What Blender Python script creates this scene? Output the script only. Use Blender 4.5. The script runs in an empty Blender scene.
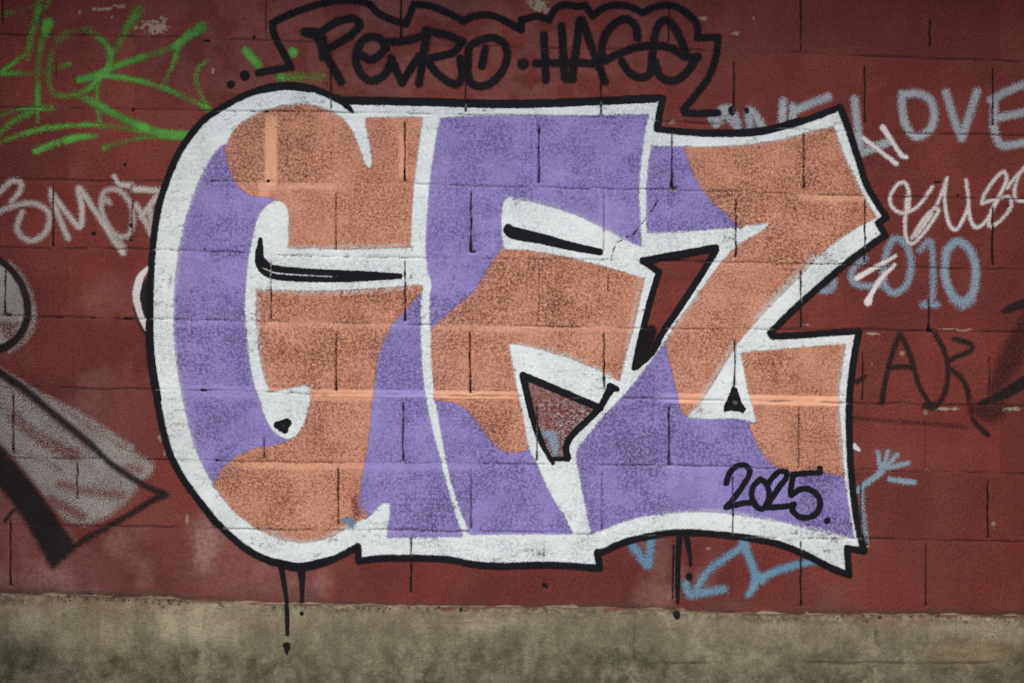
import bpy, math
import numpy as np

# ------------------------------------------------------------------ camera, light, exposure
scene = bpy.context.scene
S = 332.5            # survey scale: units of the wall survey per metre (one course of blocks = 0.21 m)
CX, GY = 512.0, 742.0  # survey x of the wall's middle, survey y of the ground line


def wx(px): return (px - CX) / S
def wz(py): return (GY - py) / S


cam = bpy.data.cameras.new("camera")
cam_o = bpy.data.objects.new("camera", cam)
scene.collection.objects.link(cam_o)
cam.lens = 50.0
cam.sensor_width = 36.0
cam_o.location = (0.0, -(1024.0 / S) * 50.0 / 36.0, wz(341.5))
cam_o.rotation_euler = (math.radians(90), 0, 0)
cam.clip_end = 500.0
scene.camera = cam_o

SUN_EL, SUN_AZ = math.radians(54), math.radians(-8)   # sun high behind the camera, a little to its left
world = bpy.data.worlds.new("World")
scene.world = world
world.use_nodes = True
wn = world.node_tree
bg = wn.nodes["Background"]
sky = wn.nodes.new("ShaderNodeTexSky")
sky.sky_type = 'NISHITA'
sky.sun_disc = False
sky.sun_elevation = SUN_EL
sky.sun_rotation = math.radians(180) - SUN_AZ
sky.air_density = 1.0
sky.dust_density = 1.5
sky.ozone_density = 1.0
wn.links.new(sky.outputs["Color"], bg.inputs["Color"])
bg.inputs["Strength"].default_value = 0.13
sun = bpy.data.lights.new("sun", 'SUN')
sun.energy = 1.5
sun.angle = math.radians(30)
sun.color = (1.0, 0.94, 0.84)
sun_o = bpy.data.objects.new("sun", sun)
scene.collection.objects.link(sun_o)
sun_o.rotation_euler = (math.radians(90) - SUN_EL, 0, SUN_AZ)
sun_o.location = (-1, -4, 6)

scene.view_settings.view_transform = 'Standard'
scene.view_settings.look = 'None'
scene.view_settings.gamma = 1.0
scene.view_settings.use_curve_mapping = False
scene.view_settings.exposure = 0.74
scene.render.engine = 'CYCLES'
scene.cycles.transparent_max_bounces = 32
scene.cycles.max_bounces = 6
scene.cycles.pixel_filter_type = 'BLACKMAN_HARRIS'
scene.cycles.filter_width = 1.45
scene.cycles.use_denoising = False   # the grain of the blocks is finer than a denoiser keeps

# ------------------------------------------------------------------ numeric helpers
RNG = np.random.RandomState(7)
TABLES = [RNG.rand(256, 256).astype(np.float32) for _ in range(8)]


def vn(X, Y, sx, sy=None, seed=0):
    """smooth value noise 0..1 at survey positions"""
    sy = sx if sy is None else sy
    T = TABLES[seed % 8]
    gx, gy = X / sx + 17.3 * seed + 900, Y / sy + 31.7 * seed + 900
    i, j = np.floor(gx).astype(np.int32), np.floor(gy).astype(np.int32)
    f, g = gx - i, gy - j
    f, g = f * f * (3 - 2 * f), g * g * (3 - 2 * g)
    i0, i1, j0, j1 = i % 256, (i + 1) % 256, j % 256, (j + 1) % 256
    a = T[j0, i0] * (1 - f) + T[j0, i1] * f
    b = T[j1, i0] * (1 - f) + T[j1, i1] * f
    return a * (1 - g) + b * g


def fbm(X, Y, sx, sy=None, seed=0, n=3):
    sy = sx if sy is None else sy
    v, amp, tot = 0, 1.0, 0
    for k in range(n):
        v = v + amp * vn(X, Y, sx / 2 ** k, sy / 2 ** k, seed + k)
        tot += amp
        amp *= 0.55
    return v / tot


def sstep(a, b, x):
    t = np.clip((x - a) / (b - a), 0, 1)
    return t * t * (3 - 2 * t)


# ------------------------------------------------------------------ survey of the courses and joints
BEDS = [
    [(0, 34), (130, 36), (300, 41), (480, 46), (600, 49), (770, 52), (900, 57), (1024, 62)],
    [(0, 107), (130, 109), (270, 111), (400, 113), (600, 117), (700, 123), (770, 128), (860, 132), (1024, 135)],
    [(0, 178), (50, 180), (270, 182), (400, 183), (560, 188), (680, 190), (870, 196), (1024, 199)],
    [(0, 247), (130, 249), (205, 251), (300, 256), (420, 258), (560, 259), (680, 261), (770, 263), (950, 268), (1024, 270)],
    [(0, 315), (60, 317), (150, 319), (300, 322), (420, 324), (600, 327), (680, 329), (800, 329), (929, 331), (1024, 333)],
    [(0, 386), (85, 389), (220, 390), (300, 394), (420, 395), (560, 397), (700, 400), (800, 402), (1024, 406)],
    [(0, 456), (15, 458), (140, 459), (220, 461), (380, 463), (520, 464), (660, 465), (780, 468), (900, 471), (1024, 474)],
    [(0, 524), (150, 527), (300, 530), (380, 530), (560, 533), (680, 536), (800, 538), (900, 539), (1024, 542)],
    [(0, 594), (100, 596), (200, 600), (260, 603), (350, 604), (450, 607), (560, 607), (640, 608), (720, 612), (830, 615), (900, 614), (1024, 616)],
]


def bed_y(k, X):
    """height of bed joint k; courses above the surveyed ones repeat the first at 70 per course"""
    P = BEDS[max(k, 0)]
    px, py = [p[0] for p in P], [p[1] for p in P]
    s = (py[-1] - py[0]) / (px[-1] - px[0])
    y = np.interp(X, px, py)
    y = np.where(X < px[0], py[0] + (X - px[0]) * s, y)
    y = np.where(X > px[-1], py[-1] + (X - px[-1]) * s, y)
    return y + min(k, 0) * 70.0


# open head joints: x, from, to, strength, flare at the foot
HEADS = [
    (2, -20, 25, .9, 0), (135, -20, 30, .15, 0), (266, -20, 39, .8, 0), (401, -20, 39, .95, .6), (537, -20, 46, .25, 0), (669, -20, 42, .9, 0), (801, -20, 51, .9, 0), (930, 19, 46, 1, .2), (931, 46, 56, .3, 0),
    (56, 62, 79, .7, 0), (331, 44, 109, .95, 0), (466, 47, 112, .95, .3), (601, 60, 115, 1, .4), (734, 62, 112, 1, .5), (865, 65, 123, .9, .2), (993, 68, 125, 1, .3), (197, 60, 90, .15, 0),
    (135, 55, 70, .3, 0), (271, 168, 181, .5, .5), (405, 121, 181, 1, .5), (539, 123, 183, 1, .2), (672, 129, 188, 1, .8), (804, 133, 189, .9, .5), (932, 136, 172, .35, 0),
    (53, 184, 247, .9, .4), (132, 184, 238, .7, .6), (336, 192, 250, .85, .3), (471, 192, 252, 1, .9), (604, 194, 252, .7, 0), (736, 199, 257, 1, .5), (865, 200, 262, .95, .2), (993, 207, 265, 1, .3),
    (5, 268, 315, .95, .9), (271, 261, 320, .85, .2), (405, 261, 321, 1, .4), (539, 261, 322, .6, .3), (671, 262, 325, .35, 0), (801, 270, 328, .95, .2), (929, 297, 331, 1, .8),
    (73, 342, 377, .6, 0), (336, 332, 391, 1, .3), (470, 332, 393, 1, .5), (604, 333, 388, 1, .3), (735, 340, 386, .95, .4), (863, 352, 400, .9, .1), (990, 357, 405, .8, .2),
    (13, 395, 453, 1, .5), (264, 437, 459, .8, .2), (403, 403, 461, .95, .5), (537, 405, 461, .9, .3), (669, 406, 465, 1, .4), (799, 406, 469, .7, .1), (926, 409, 470, .6, .2), (144, 398, 452, .12, 0),
    (77, 463, 500, .85, .2), (338, 467, 525, .95, .3), (471, 469, 529, .8, .2), (602, 473, 532, .7, .2), (733, 477, 534, .95, .1), (861, 482, 539, .85, .2), (988, 480, 538, 1, .4), (208, 464, 520, .15, 0),
    (10, 520, 586, .9, .4), (279, 533, 589, .4, 0), (411, 537, 593, 1, .2), (544, 537, 590, .55, .2), (672, 575, 606, .25, 0), (801, 541, 606, .95, .2), (926, 543, 606, .8, .3), (144, 532, 590, .15, 0),
]
# the courses go on beyond the surveyed stretch
for k in range(-7, 9):
    off = 0 if k % 2 else 66.5
    for n in range(-9, 17):
        x = 2 + 133.0 * n + (0 if k % 2 == 0 else -66.5 + 1)
        if -40 < x < 1060 and k >= 0:
            continue
        y0, y1 = float(bed_y(k - 1, np.float64(x))), float(bed_y(k, np.float64(x)))
        HEADS.append((x, y0 + 7, y1 - 2, .8, .3))

CRACK = [(658, 201), (652, 210), (647, 217), (640, 226), (634, 234), (624, 239), (617, 243), (613, 251), (611, 262), (608, 280), (608, 298)]


def seg_dist(X, Y, a, b):
    dx, dy = b[0] - a[0], b[1] - a[1]
    L2 = dx * dx + dy * dy + 1e-9
    t = np.clip(((X - a[0]) * dx + (Y - a[1]) * dy) / L2, 0, 1)
    return np.hypot(X - a[0] - t * dx, Y - a[1] - t * dy), t


def relief(xs, ys):
    """relief of the wall face in metres (positive towards the street), and masks, on the grid xs x ys"""
    X, Y = np.meshgrid(xs.astype(np.float32), ys.astype(np.float32))
    H = np.zeros_like(X)
    joint = np.zeros_like(X)
    bed = np.zeros_like(X)
    smooth = np.zeros_like(X)
    # every block sits a touch differently
    row = np.zeros(X.shape, np.int32) - 8
    for k in range(-7, 9):
        row += (Y > bed_y(k, X)).astype(np.int32)
    colm = np.floor((X - 2 - np.where(row % 2 == 0, 0, 66.5)) / 133.0).astype(np.int32)
    hsh = TABLES[3][(row * 37 + 400) % 256, (colm * 91 + 700) % 256]
    inwall = (Y < bed_y(8, X))
    H += np.where(inwall, (hsh - 0.5) * 0.0012, 0.0)
    block = np.where(inwall, hsh, 0.5)
    for k in range(-7, 9):
        yl = bed_y(k, X) + (fbm(X, Y * 0 + 50 * k, 22, 1, seed=k % 5) - .5) * 3.0
        d = Y - yl
        br = fbm(X + 311 * k, Y * 0, 26, 1, seed=2 + k % 3, n=3)
        hair = .25 + .75 * sstep(.36, .58, br)
        if k == 8:
            hair = hair * .25
        c = np.exp(-(d / 1.0) ** 2) * hair
        H -= .0018 * c
        bed = np.maximum(bed, c)
        br2 = fbm(X - 97 * k, Y * 0, 60, 1, seed=4, n=2)
        if k != 8:
            band = .4 * np.exp(-((d - 4.0) / 3.6) ** 2) * sstep(.35, .65, br2)
            smooth = np.maximum(smooth, band)
    # wide trowelled mortar smears
    for (x0, x1, k, o, hw, s) in [(325, 560, 5, -1, 3.0, .85), (660, 846, 5, -1, 4.5, 1.0), (150, 330, 5, -1, 3, .5), (256, 420, 4, 2, 3, .22), (430, 640, 4, 2, 3, .22), (640, 860, 7, 3, 3, .35)]:
        d = Y - bed_y(k, X) - o
        b = sstep(hw + 1.5, hw - .5, np.abs(d)) * sstep(x0 - 10, x0 + 10, X) * sstep(x1 + 10, x1 - 10, X) * s
        b *= .65 + .35 * vn(X, Y, 14, 5, seed=1)
        smooth = np.maximum(smooth, b)
        H += .0009 * b
    for (xc, hw, y0, y1, s) in [(271, 6, 114, 192, .6), (264, 5, 180, 205, .4), (403, 4, 130, 180, .4), (604, 5, 195, 250, .35), (670, 4, 262, 325, .4), (186, 9, 392, 452, .25)]:
        b = sstep(hw + 2, hw - 2, np.abs(X - xc)) * sstep(y0 - 3, y0 + 5, Y) * sstep(y1 + 3, y1 - 8, Y) * s
        smooth = np.maximum(smooth, b)
    for (x, y0, y1, s, fl) in HEADS:
        ix = np.where(np.abs(xs - x) < 9)[0]
        iy = np.where((ys > y0 - 6) & (ys < y1 + 6))[0]
        if not len(ix) or not len(iy):
            continue
        sl = np.ix_(iy, ix)
        xx, yy = X[sl], Y[sl]
        t = np.clip((yy - y0) / (y1 - y0), 0, 1)
        wob = (vn(yy * 0 + x * 7, yy, 1, 9, seed=5) - .5) * 1.1
        hw = .42 + .3 * s + fl * .9 * sstep(.6, 1, t) ** 2 + (vn(yy * 0 + x * 3, yy, 1, 6, seed=6) - .5) * .5
        ends = sstep(y0 - 2, y0 + 3, yy) * sstep(y1 + 1.5, y1 - 1.0, yy)
        c = sstep(hw + .75, hw - .75, np.abs(xx - x - wob)) * ends
        foot = np.exp(-((xx - x - 2 * fl) / (2.2 + 2 * fl)) ** 2 - ((yy - y1) / 1.5) ** 2) * fl * .9
        c = np.maximum(c * min(1, .25 + .8 * s), foot)
        H[sl] -= .0075 * c * s
        joint[sl] = np.maximum(joint[sl], c * s)
    for a, b in zip(CRACK[:-1], CRACK[1:]):
        ix = np.where((xs > min(a[0], b[0]) - 4) & (xs < max(a[0], b[0]) + 4))[0]
        iy = np.where((ys > min(a[1], b[1]) - 4) & (ys < max(a[1], b[1]) + 4))[0]
        if len(ix) and len(iy):
            sl = np.ix_(iy, ix)
            d, _ = seg_dist(X[sl], Y[sl], a, b)
            d = d + (vn(X[sl], Y[sl], 3, seed=2) - .5) * 1.2
            c = sstep(1.0, .1, d) * sstep(.25, .5, vn(X[sl], Y[sl], 7, seed=3))
            joint[sl] = np.maximum(joint[sl], c * .8)
            H[sl] -= .0015 * c
    # little chips and holes
    for (x, y, rx, ry) in [(207, 41, 3.5, 1.8), (254, 37, 1.5, 2.2), (125, 165, 2, 1.6), (105, 160, 1.2, 1.5), (94, 234, 4, 1.8), (131, 226, 1.6, 3), (131, 240, 1.6, 2), (133, 110, 1.4, 2.4),
                           (205, 250, 1.6, 1.6), (213, 181, 2.6, 1.2), (545, 587, 3, 3.5), (930, 331, 3, 2.5), (958, 196, 2, 1.5), (938, 182, 5, 1.5), (266, 112, 3, 1.5), (269, 181, 3, 2), (218, 461, 2, 1.6), (204, 390, 3, 1.5), (128, 319, 5, 1.5), (93, 318, 5, .9), (60, 318, 4, .9)]:
        ix = np.where(np.abs(xs - x) < rx * 3)[0]
        iy = np.where(np.abs(ys - y) < ry * 3)[0]
        if len(ix) and len(iy):
            sl = np.ix_(iy, ix)
            r = ((X[sl] - x) / rx) ** 2 + ((Y[sl] - y) / ry) ** 2 + (vn(X[sl], Y[sl], 2.2, seed=1) - .5) * 1.6
            c = sstep(1.1, .3, r)
            joint[sl] = np.maximum(joint[sl], c * .9)
            H[sl] -= .003 * c
    # grain of the blocks
    g = (fbm(X, Y, 3.0, seed=6, n=2) - .5) * .0009 + (fbm(X, Y, 40, seed=2, n=3) - .5) * .0022
    H += np.where(inwall, g, g * .7)
    # the plinth stands proud by a few millimetres with an uneven arris
    yl = bed_y(8, X)
    H += .004 * sstep(yl - 1.0, yl + 5, Y + (fbm(X, Y, 15, seed=1, n=2) - .5) * 5)
    # joint between the two pours of the plinth
    c = np.exp(-((Y - 663 - (fbm(X, Y * 0, 30, 1, seed=3) - .5) * 3) / 1.3) ** 2) * sstep(630, 640, X) * sstep(.3, .55, vn(X, Y * 0, 45, 1, seed=2))
    c = np.maximum(c, .6 * np.exp(-((X - 634 - (vn(Y * 0, Y, 1, 8, seed=2) - .5) * 2) / 1.2) ** 2) * (Y > 611) * (Y < 664))
    c = np.where(inwall, 0, c)
    H -= .002 * c
    bed = np.maximum(bed, c)
    return X, Y, H, joint, bed, smooth, block, inwall


FX0, FX1, FY0, FY1 = -30, 1054, -24, 692
fxs = np.arange(FX0, FX1 + 1).astype(np.float64)
fys = np.arange(FY0, FY1 + 1).astype(np.float64)


def coarse(a, b, step, marks):
    base = list(np.arange(a, b, step))
    for m in marks:
        base += [m - 3, m - 1.6, m - .6, m + .6, m + 1.6, m + 3]
    base = sorted(v for v in base if a <= v < b - .4 or v == a)
    out = [base[0]]
    for v in base[1:]:
        if v - out[-1] > .45:
            out.append(v)
    return out


hx = sorted({round(h[0], 1) for h in HEADS})
lx = coarse(-720, FX0, 9, [h for h in hx if h < FX0 - 4])
rx = [FX1 + 9 - 9 + (v - 0) for v in coarse(FX1 + 1.0, 1750, 9, [h for h in hx if h > FX1 + 4])]
AX = np.array(lx + list(fxs) + rx)
ty = []
for k in range(-7, 0):
    ty += [BEDS[0][0][1] + 70 * k + o for o in (-12, -4, 0, 4, 9, 14, 20, 26)]
top = coarse(-440, FY0, 5, [])
AY = np.array(top + list(fys) + [694, 698, 704, 712, 722, 734, 745])

RX, RY, RH, RJ, RB, RS, RBLK, RIN = relief(AX, AY)
ci, cj = len(lx), len(top)
FSL = (slice(cj, cj + len(fys)), slice(ci, ci + len(fxs)))
X, Y, H, JOINT, BED, SMOOTH, BLK = (a[FSL] for a in (RX, RY, RH, RJ, RB, RS, RBLK))


# ------------------------------------------------------------------ mesh from a grid
def grid_mesh(name, X, Y, H, face_mask, mat, off=0.0, attrs=None, parent=None, box=None):
    ny, nx = X.shape
    idx = np.arange(ny * nx).reshape(ny, nx)
    jj, ii = np.nonzero(face_mask)
    quads = np.stack([idx[jj + 1, ii], idx[jj + 1, ii + 1], idx[jj, ii + 1], idx[jj, ii]], 1)
    used, inv = np.unique(quads.ravel(), return_inverse=True)
    co = np.empty((len(used), 3), np.float32)
    co[:, 0] = wx(X.ravel()[used])
    co[:, 1] = -(H.ravel()[used] + off)
    co[:, 2] = wz(Y.ravel()[used])
    faces = inv.reshape(-1, 4)
    nv0 = len(co)
    if box is not None:
        (x0, x1, z0, z1, y0, y1) = box
        b = np.array([[x0, y0, z0], [x1, y0, z0], [x1, y1, z0], [x0, y1, z0], [x0, y0, z1], [x1, y0, z1], [x1, y1, z1], [x0, y1, z1]], np.float32)
        fb = np.array([[0, 3, 2, 1], [4, 5, 6, 7], [0, 1, 5, 4], [2, 3, 7, 6], [1, 2, 6, 5], [3, 0, 4, 7]]) + nv0
        co = np.concatenate([co, b])
        faces = np.concatenate([faces, fb])
    me = bpy.data.meshes.new(name)
    nf = len(faces)
    me.vertices.add(len(co))
    me.vertices.foreach_set("co", co.ravel())
    me.loops.add(nf * 4)
    me.loops.foreach_set("vertex_index", faces.ravel().astype(np.int32))
    me.polygons.add(nf)
    me.polygons.foreach_set("loop_start", np.arange(0, nf * 4, 4, dtype=np.int32))
    me.polygons.foreach_set("loop_total", np.full(nf, 4, np.int32))
    sm = np.ones(nf, bool)
    if box is not None:
        sm[-6:] = False
    me.polygons.foreach_set("use_smooth", sm)
    for an, arr in (attrs or {}).items():
        at = me.attributes.new(an, 'FLOAT', 'POINT')
        v = np.zeros(len(co), np.float32)
        v[:nv0] = arr.ravel()[used]
        at.data.foreach_set("value", v)
    me.update()
    me.validate()
    me.materials.append(mat)
    o = bpy.data.objects.new(name, me)
    scene.collection.objects.link(o)
    if parent is not None:
        o.parent = parent
    return o


# ------------------------------------------------------------------ materials
def lin(r, g, b, k=1.0):
    return tuple(((c / 255 / 12.92) if c / 255 <= .04045 else ((c / 255 + .055) / 1.055) ** 2.4) * k for c in (r, g, b)) + (1.0,)


KA = 1.25   # reflectance from the tone a surface shows in the shade


def A(r, g, b):
    return lin(r, g, b, KA)


class NT:
    def __init__(s, name):
        s.m = bpy.data.materials.new(name)
        s.m.use_nodes = True
        s.t = s.m.node_tree
        s.t.nodes.clear()
        s.out = s.n("ShaderNodeOutputMaterial")
        s.tc = s.n("ShaderNodeTexCoord").outputs["Object"]

    def n(s, typ, **kw):
        nd = s.t.nodes.new(typ)
        for k, v in kw.items():
            setattr(nd, k, v)
        return nd

    def link(s, v, sock):
        if hasattr(v, "is_output"):
            s.t.links.new(v, sock)
        else:
            sock.default_value = v

    def math(s, op, a, b=0.0, clamp=False):
        nd = s.n("ShaderNodeMath", operation=op, use_clamp=clamp)
        s.link(a, nd.inputs[0])
        s.link(b, nd.inputs[1])
        return nd.outputs[0]

    def mix(s, f, a, b, mode='MIX'):
        nd = s.n("ShaderNodeMix", data_type='RGBA', blend_type=mode)
        s.link(f, nd.inputs[0])
        s.link(a, nd.inputs[6])
        s.link(b, nd.inputs[7])
        return nd.outputs[2]

    def noise(s, scale, detail=2.0, rough=.5, stretch=None, dist=0.0):
        nd = s.n("ShaderNodeTexNoise")
        src = s.tc
        if stretch:
            mp = s.n("ShaderNodeMapping")
            mp.inputs["Scale"].default_value = stretch
            s.t.links.new(src, mp.inputs[0])
            src = mp.outputs[0]
        s.t.links.new(src, nd.inputs["Vector"])
        nd.inputs["Scale"].default_value = scale
        nd.inputs["Detail"].default_value = detail
        nd.inputs["Roughness"].default_value = rough
        nd.inputs["Distortion"].default_value = dist
        return nd.outputs["Fac"]

    def ramp(s, v, a, b, lo=0.0, hi=1.0):
        nd = s.n("ShaderNodeMapRange", interpolation_type='SMOOTHSTEP')
        s.link(v, nd.inputs[0])
        for i, x in enumerate((a, b, lo, hi)):
            s.link(x, nd.inputs[i + 1])
        return nd.outputs[0]

    def attr(s, name):
        nd = s.n("ShaderNodeAttribute", attribute_name=name)
        return nd.outputs["Fac"]

    def bsdf(s, col, rough=.8, spec=.3, bump=None, bs=.3, bd=.002):
        b = s.n("ShaderNodeBsdfPrincipled")
        s.link(col, b.inputs["Base Color"])
        s.link(rough, b.inputs["Roughness"])
        b.inputs["Specular IOR Level"].default_value = spec
        if bump is not None:
            bn = s.n("ShaderNodeBump")
            bn.inputs["Strength"].default_value = bs
            bn.inputs["Distance"].default_value = bd
            s.link(bump, bn.inputs["Height"])
            s.t.links.new(bn.outputs[0], b.inputs["Normal"])
        return b.outputs[0]

    def done(s, shader):
        s.t.links.new(shader, s.out.inputs["Surface"])
        return s.m


def wall_material():
    t = NT("red_masonry_paint")
    blk = t.attr("block")
    col = t.mix(t.ramp(t.noise(3.2, 4), .35, .65), A(98, 42, 37), A(114, 51, 44))
    col = t.mix(t.math('MULTIPLY', t.ramp(t.noise(9, 6, .7), .45, .75), .8), col, A(120, 62, 53))
    col = t.mix(t.math('MULTIPLY', t.ramp(t.noise(1.7, 4, .6, (1, 1, .5)), .48, .7), .55), col, A(110, 58, 53))
    col = t.mix(t.math('MULTIPLY', t.ramp(blk, 0.1, .9), .4), col, A(78, 34, 34))
    col = t.mix(t.math('MULTIPLY', t.ramp(t.noise(2.4, 5, .65), .5, .7), .5), col, A(84, 44, 39))
    # worn, rain-washed streaks
    col = t.mix(t.math('MULTIPLY', t.ramp(t.noise(6, 4, .6, (1.6, 1, .25)), .52, .75), .35), col, A(74, 34, 33))
    # pits in the block face the paint never reached
    grain = t.math('SUBTRACT', 1.0, t.attr("smooth"))
    pit = t.math('MULTIPLY', t.ramp(t.noise(120, 5, .8), .46, .68), t.math('MULTIPLY', grain, t.ramp(t.noise(5, 2), .3, .7, .6, 1.1)))
    col = t.mix(t.math('MULTIPLY', pit, .8), col, A(60, 29, 29))
    light = t.ramp(t.noise(140, 5, .8), .54, .72)
    col = t.mix(t.math('MULTIPLY', light, .45), col, A(136, 74, 68))
    col = t.mix(t.math('MULTIPLY', t.attr("dust"), t.ramp(t.noise(60, 5, .7), .3, .7, .35, 1.0)), col, A(142, 108, 100))
    col = t.mix(t.math('MULTIPLY', t.attr("dirt"), t.ramp(t.noise(40, 5, .7), .3, .7, .4, 1.0)), col, A(66, 52, 42))
    # paint chips down to the grey block
    chip = t.math('MULTIPLY', t.ramp(t.noise(38, 6, .75), .70, .73), t.ramp(t.noise(3.1, 2), .5, .62))
    col = t.mix(chip, col, A(150, 120, 108))
    col = t.mix(t.attr("chip"), col, A(158, 150, 128))
    col = t.mix(t.math('MULTIPLY', t.attr("bed"), .8), col, A(40, 24, 24))
    col = t.mix(t.ramp(t.attr("joint"), .1, .75), col, A(24, 18, 19))
    h = t.math('ADD', t.noise(230, 3, .6), t.math('MULTIPLY', t.noise(70, 3), .6))
    return t.done(t.bsdf(col, .8, .16, h, .7, .0028))


def plinth_material():
    t = NT("stained_concrete")
    st = t.noise(6, 8, .72, (1.0, 1, .8), .2)
    col = t.mix(t.ramp(st, .36, .66), A(108, 102, 81), A(158, 148, 122))
    col = t.mix(t.math('MULTIPLY', t.ramp(t.noise(14, 8, .75, (.6, 1, 1.2)), .42, .68), .6), col, A(120, 112, 90))
    # brushed horizontal lines left by the form boards
    col = t.mix(t.math('MULTIPLY', t.ramp(t.noise(46, 3, .6, (.09, 1, 2.2)), .52, .76), .25), col, A(96, 90, 72))
    col = t.mix(t.math('MULTIPLY', t.ramp(t.noise(4.5, 5, .6), .5, .7), .35), col, A(134, 118, 86))
    stain = t.math('MULTIPLY', t.attr("stain"), t.ramp(t.noise(16, 8, .78, (.9, 1, .9)), .3, .68, .2, 1.0))
    col = t.mix(stain, col, A(52, 50, 37))
    col = t.mix(t.math('MULTIPLY', t.ramp(t.noise(9, 7, .72, (1.8, 1, .25)), .46, .7), .45), col, A(84, 78, 62))
    col = t.mix(t.math('MULTIPLY', t.attr("red"), t.ramp(t.noise(48, 6, .75), .3, .68, .15, 1.0)), col, A(124, 78, 70))
    col = t.mix(t.attr("paintedge"), col, A(98, 42, 40))
    col = t.mix(t.math('MULTIPLY', t.attr("rust"), t.ramp(t.noise(20, 5, .7, (.5, 1, 2)), .3, .7, .2, 1.0)), col, A(112, 72, 46))
    col = t.mix(t.math('MULTIPLY', t.attr("dirt"), t.ramp(t.noise(55, 5, .75), .35, .62)), col, A(60, 58, 42))
    col = t.mix(t.math('MULTIPLY', t.ramp(t.noise(120, 6, .8), .5, .7), .7), col, A(76, 72, 56))
    col = t.mix(t.math('MULTIPLY', t.ramp(t.noise(95, 6, .8), .56, .72), .5), col, A(150, 143, 120))
    col = t.mix(t.math('MULTIPLY', t.attr("bed"), .6), col, A(58, 54, 42))
    h = t.math('ADD', t.noise(130, 6, .75), t.noise(30, 6, .7))
    return t.done(t.bsdf(col, .88, .15, h, .75, .003))


def paint_material(name, c1, c2, grain=.6, pit=None, rough=.62, scale=190.0, shadow_w=0.0, spec=.18, mott=0.0, mott_col=None, pit_amt=.8, lite_amt=.5, c3=None, var=(.7, 1.25)):
    """sprayed paint: coverage per vertex, broken up by the grain of the block beneath"""
    t = NT(name)
    col = t.mix(t.ramp(t.noise(8, 4, .6), .36, .64), c1, c2)
    if mott:
        col = t.mix(t.math('MULTIPLY', t.ramp(t.noise(15, 5, .65), .5, .74), mott), col, mott_col)
    smo = t.math('SUBTRACT', 1.0, t.attr("smooth"))
    blk = t.ramp(t.attr("block"), 0.0, 1.0, .78, 1.2)
    f = t.ramp(t.noise(scale, 5, .8), .3, .7)
    if pit is not None:
        g2 = t.math('MULTIPLY', t.ramp(t.noise(scale * .93, 5, .8), .38, .64), t.math('MULTIPLY', t.math('MULTIPLY', smo, blk), t.ramp(t.noise(6, 5, .65), .34, .66, var[0], var[1])), True)
        col = t.mix(t.math('MULTIPLY', g2, pit_amt), col, pit)
        g3 = t.math('MULTIPLY', t.ramp(t.noise(scale * 1.17, 5, .8), .48, .7), smo)
        col = t.mix(t.math('MULTIPLY', g3, lite_amt), col, c3 or c1)
    col = t.mix(t.math('MULTIPLY', t.attr("smooth"), lite_amt * 1.5), col, c3 or c1)
    gr = t.math('MULTIPLY', t.math('MULTIPLY', smo, blk), t.ramp(t.noise(6, 5, .65), .34, .66, grain * var[0], grain * var[1]))
    v = t.math('ADD', t.attr("cover"), t.math('MULTIPLY', t.math('SUBTRACT', .5, f), gr))
    a = t.ramp(v, .02, .9)
    h = t.math('ADD', t.noise(230, 3, .6), t.math('MULTIPLY', t.noise(70, 3), .6))
    sh = t.bsdf(col, rough, spec, h, .38, .0015)
    tr = t.n("ShaderNodeBsdfTransparent").outputs[0]
    mx = t.n("ShaderNodeMixShader")
    t.link(a, mx.inputs[0])
    t.t.links.new(tr, mx.inputs[1])
    t.t.links.new(sh, mx.inputs[2])
    return t.done(mx.outputs[0])


M_WALL = wall_material()
M_PLINTH = plinth_material()


def shade_pier_material():
    """red blockwork for the unseen piers added as shade, where the joints are shallow enough for a bump"""
    t = NT("red_block_shade_pier")
    mp = t.n("ShaderNodeMapping")
    mp.inputs["Rotation"].default_value = (math.radians(90), 0, math.radians(90))
    t.t.links.new(t.tc, mp.inputs[0])
    br = t.n("ShaderNodeTexBrick")
    t.t.links.new(mp.outputs[0], br.inputs["Vector"])
    br.inputs["Scale"].default_value = 1.0
    br.inputs["Brick Width"].default_value = .4
    br.inputs["Row Height"].default_value = .21
    br.inputs["Mortar Size"].default_value = .004
    br.inputs["Color1"].default_value = A(88, 37, 36)
    br.inputs["Color2"].default_value = A(104, 44, 41)
    br.inputs["Mortar"].default_value = A(40, 24, 24)
    col = t.mix(t.math('MULTIPLY', t.ramp(t.noise(5, 6, .7), .45, .75), .6), br.outputs["Color"], A(112, 60, 54))
    col = t.mix(t.math('MULTIPLY', t.ramp(t.noise(120, 5, .8), .46, .68), .6), col, A(60, 29, 29))
    h = t.math('SUBTRACT', t.math('MULTIPLY', t.noise(180, 4, .7), .4), br.outputs["Fac"])
    return t.done(t.bsdf(col, .85, .15, h, .7, .005))


M_SHADE_PIER = shade_pier_material()
M_WHITE = paint_material("white_spray", A(196, 200, 196), A(208, 211, 207), .62, A(150, 155, 155), pit_amt=.6, scale=120, var=(.3, 1.5))
M_PURPLE = paint_material("purple_spray", A(137, 123, 176), A(127, 114, 165), .62, A(82, 72, 112), mott=.6, mott_col=A(112, 98, 140), scale=120, c3=A(152, 138, 192), var=(.35, 1.9), pit_amt=.9)
M_ORANGE = paint_material("copper_spray", A(193, 134, 108), A(178, 120, 95), .95, A(104, 62, 48), scale=135, mott=.45, mott_col=A(170, 110, 88), pit_amt=.9, c3=A(230, 170, 138), var=(.7, 1.5))
M_BLACK = paint_material("black_spray", A(19, 19, 22), A(23, 23, 26), .45, None, .7, spec=.08)
M_TAGBLACK = paint_material("matt_black_spray", A(19, 18, 22), A(24, 22, 25), .45, None, .7, spec=.08)
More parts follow.
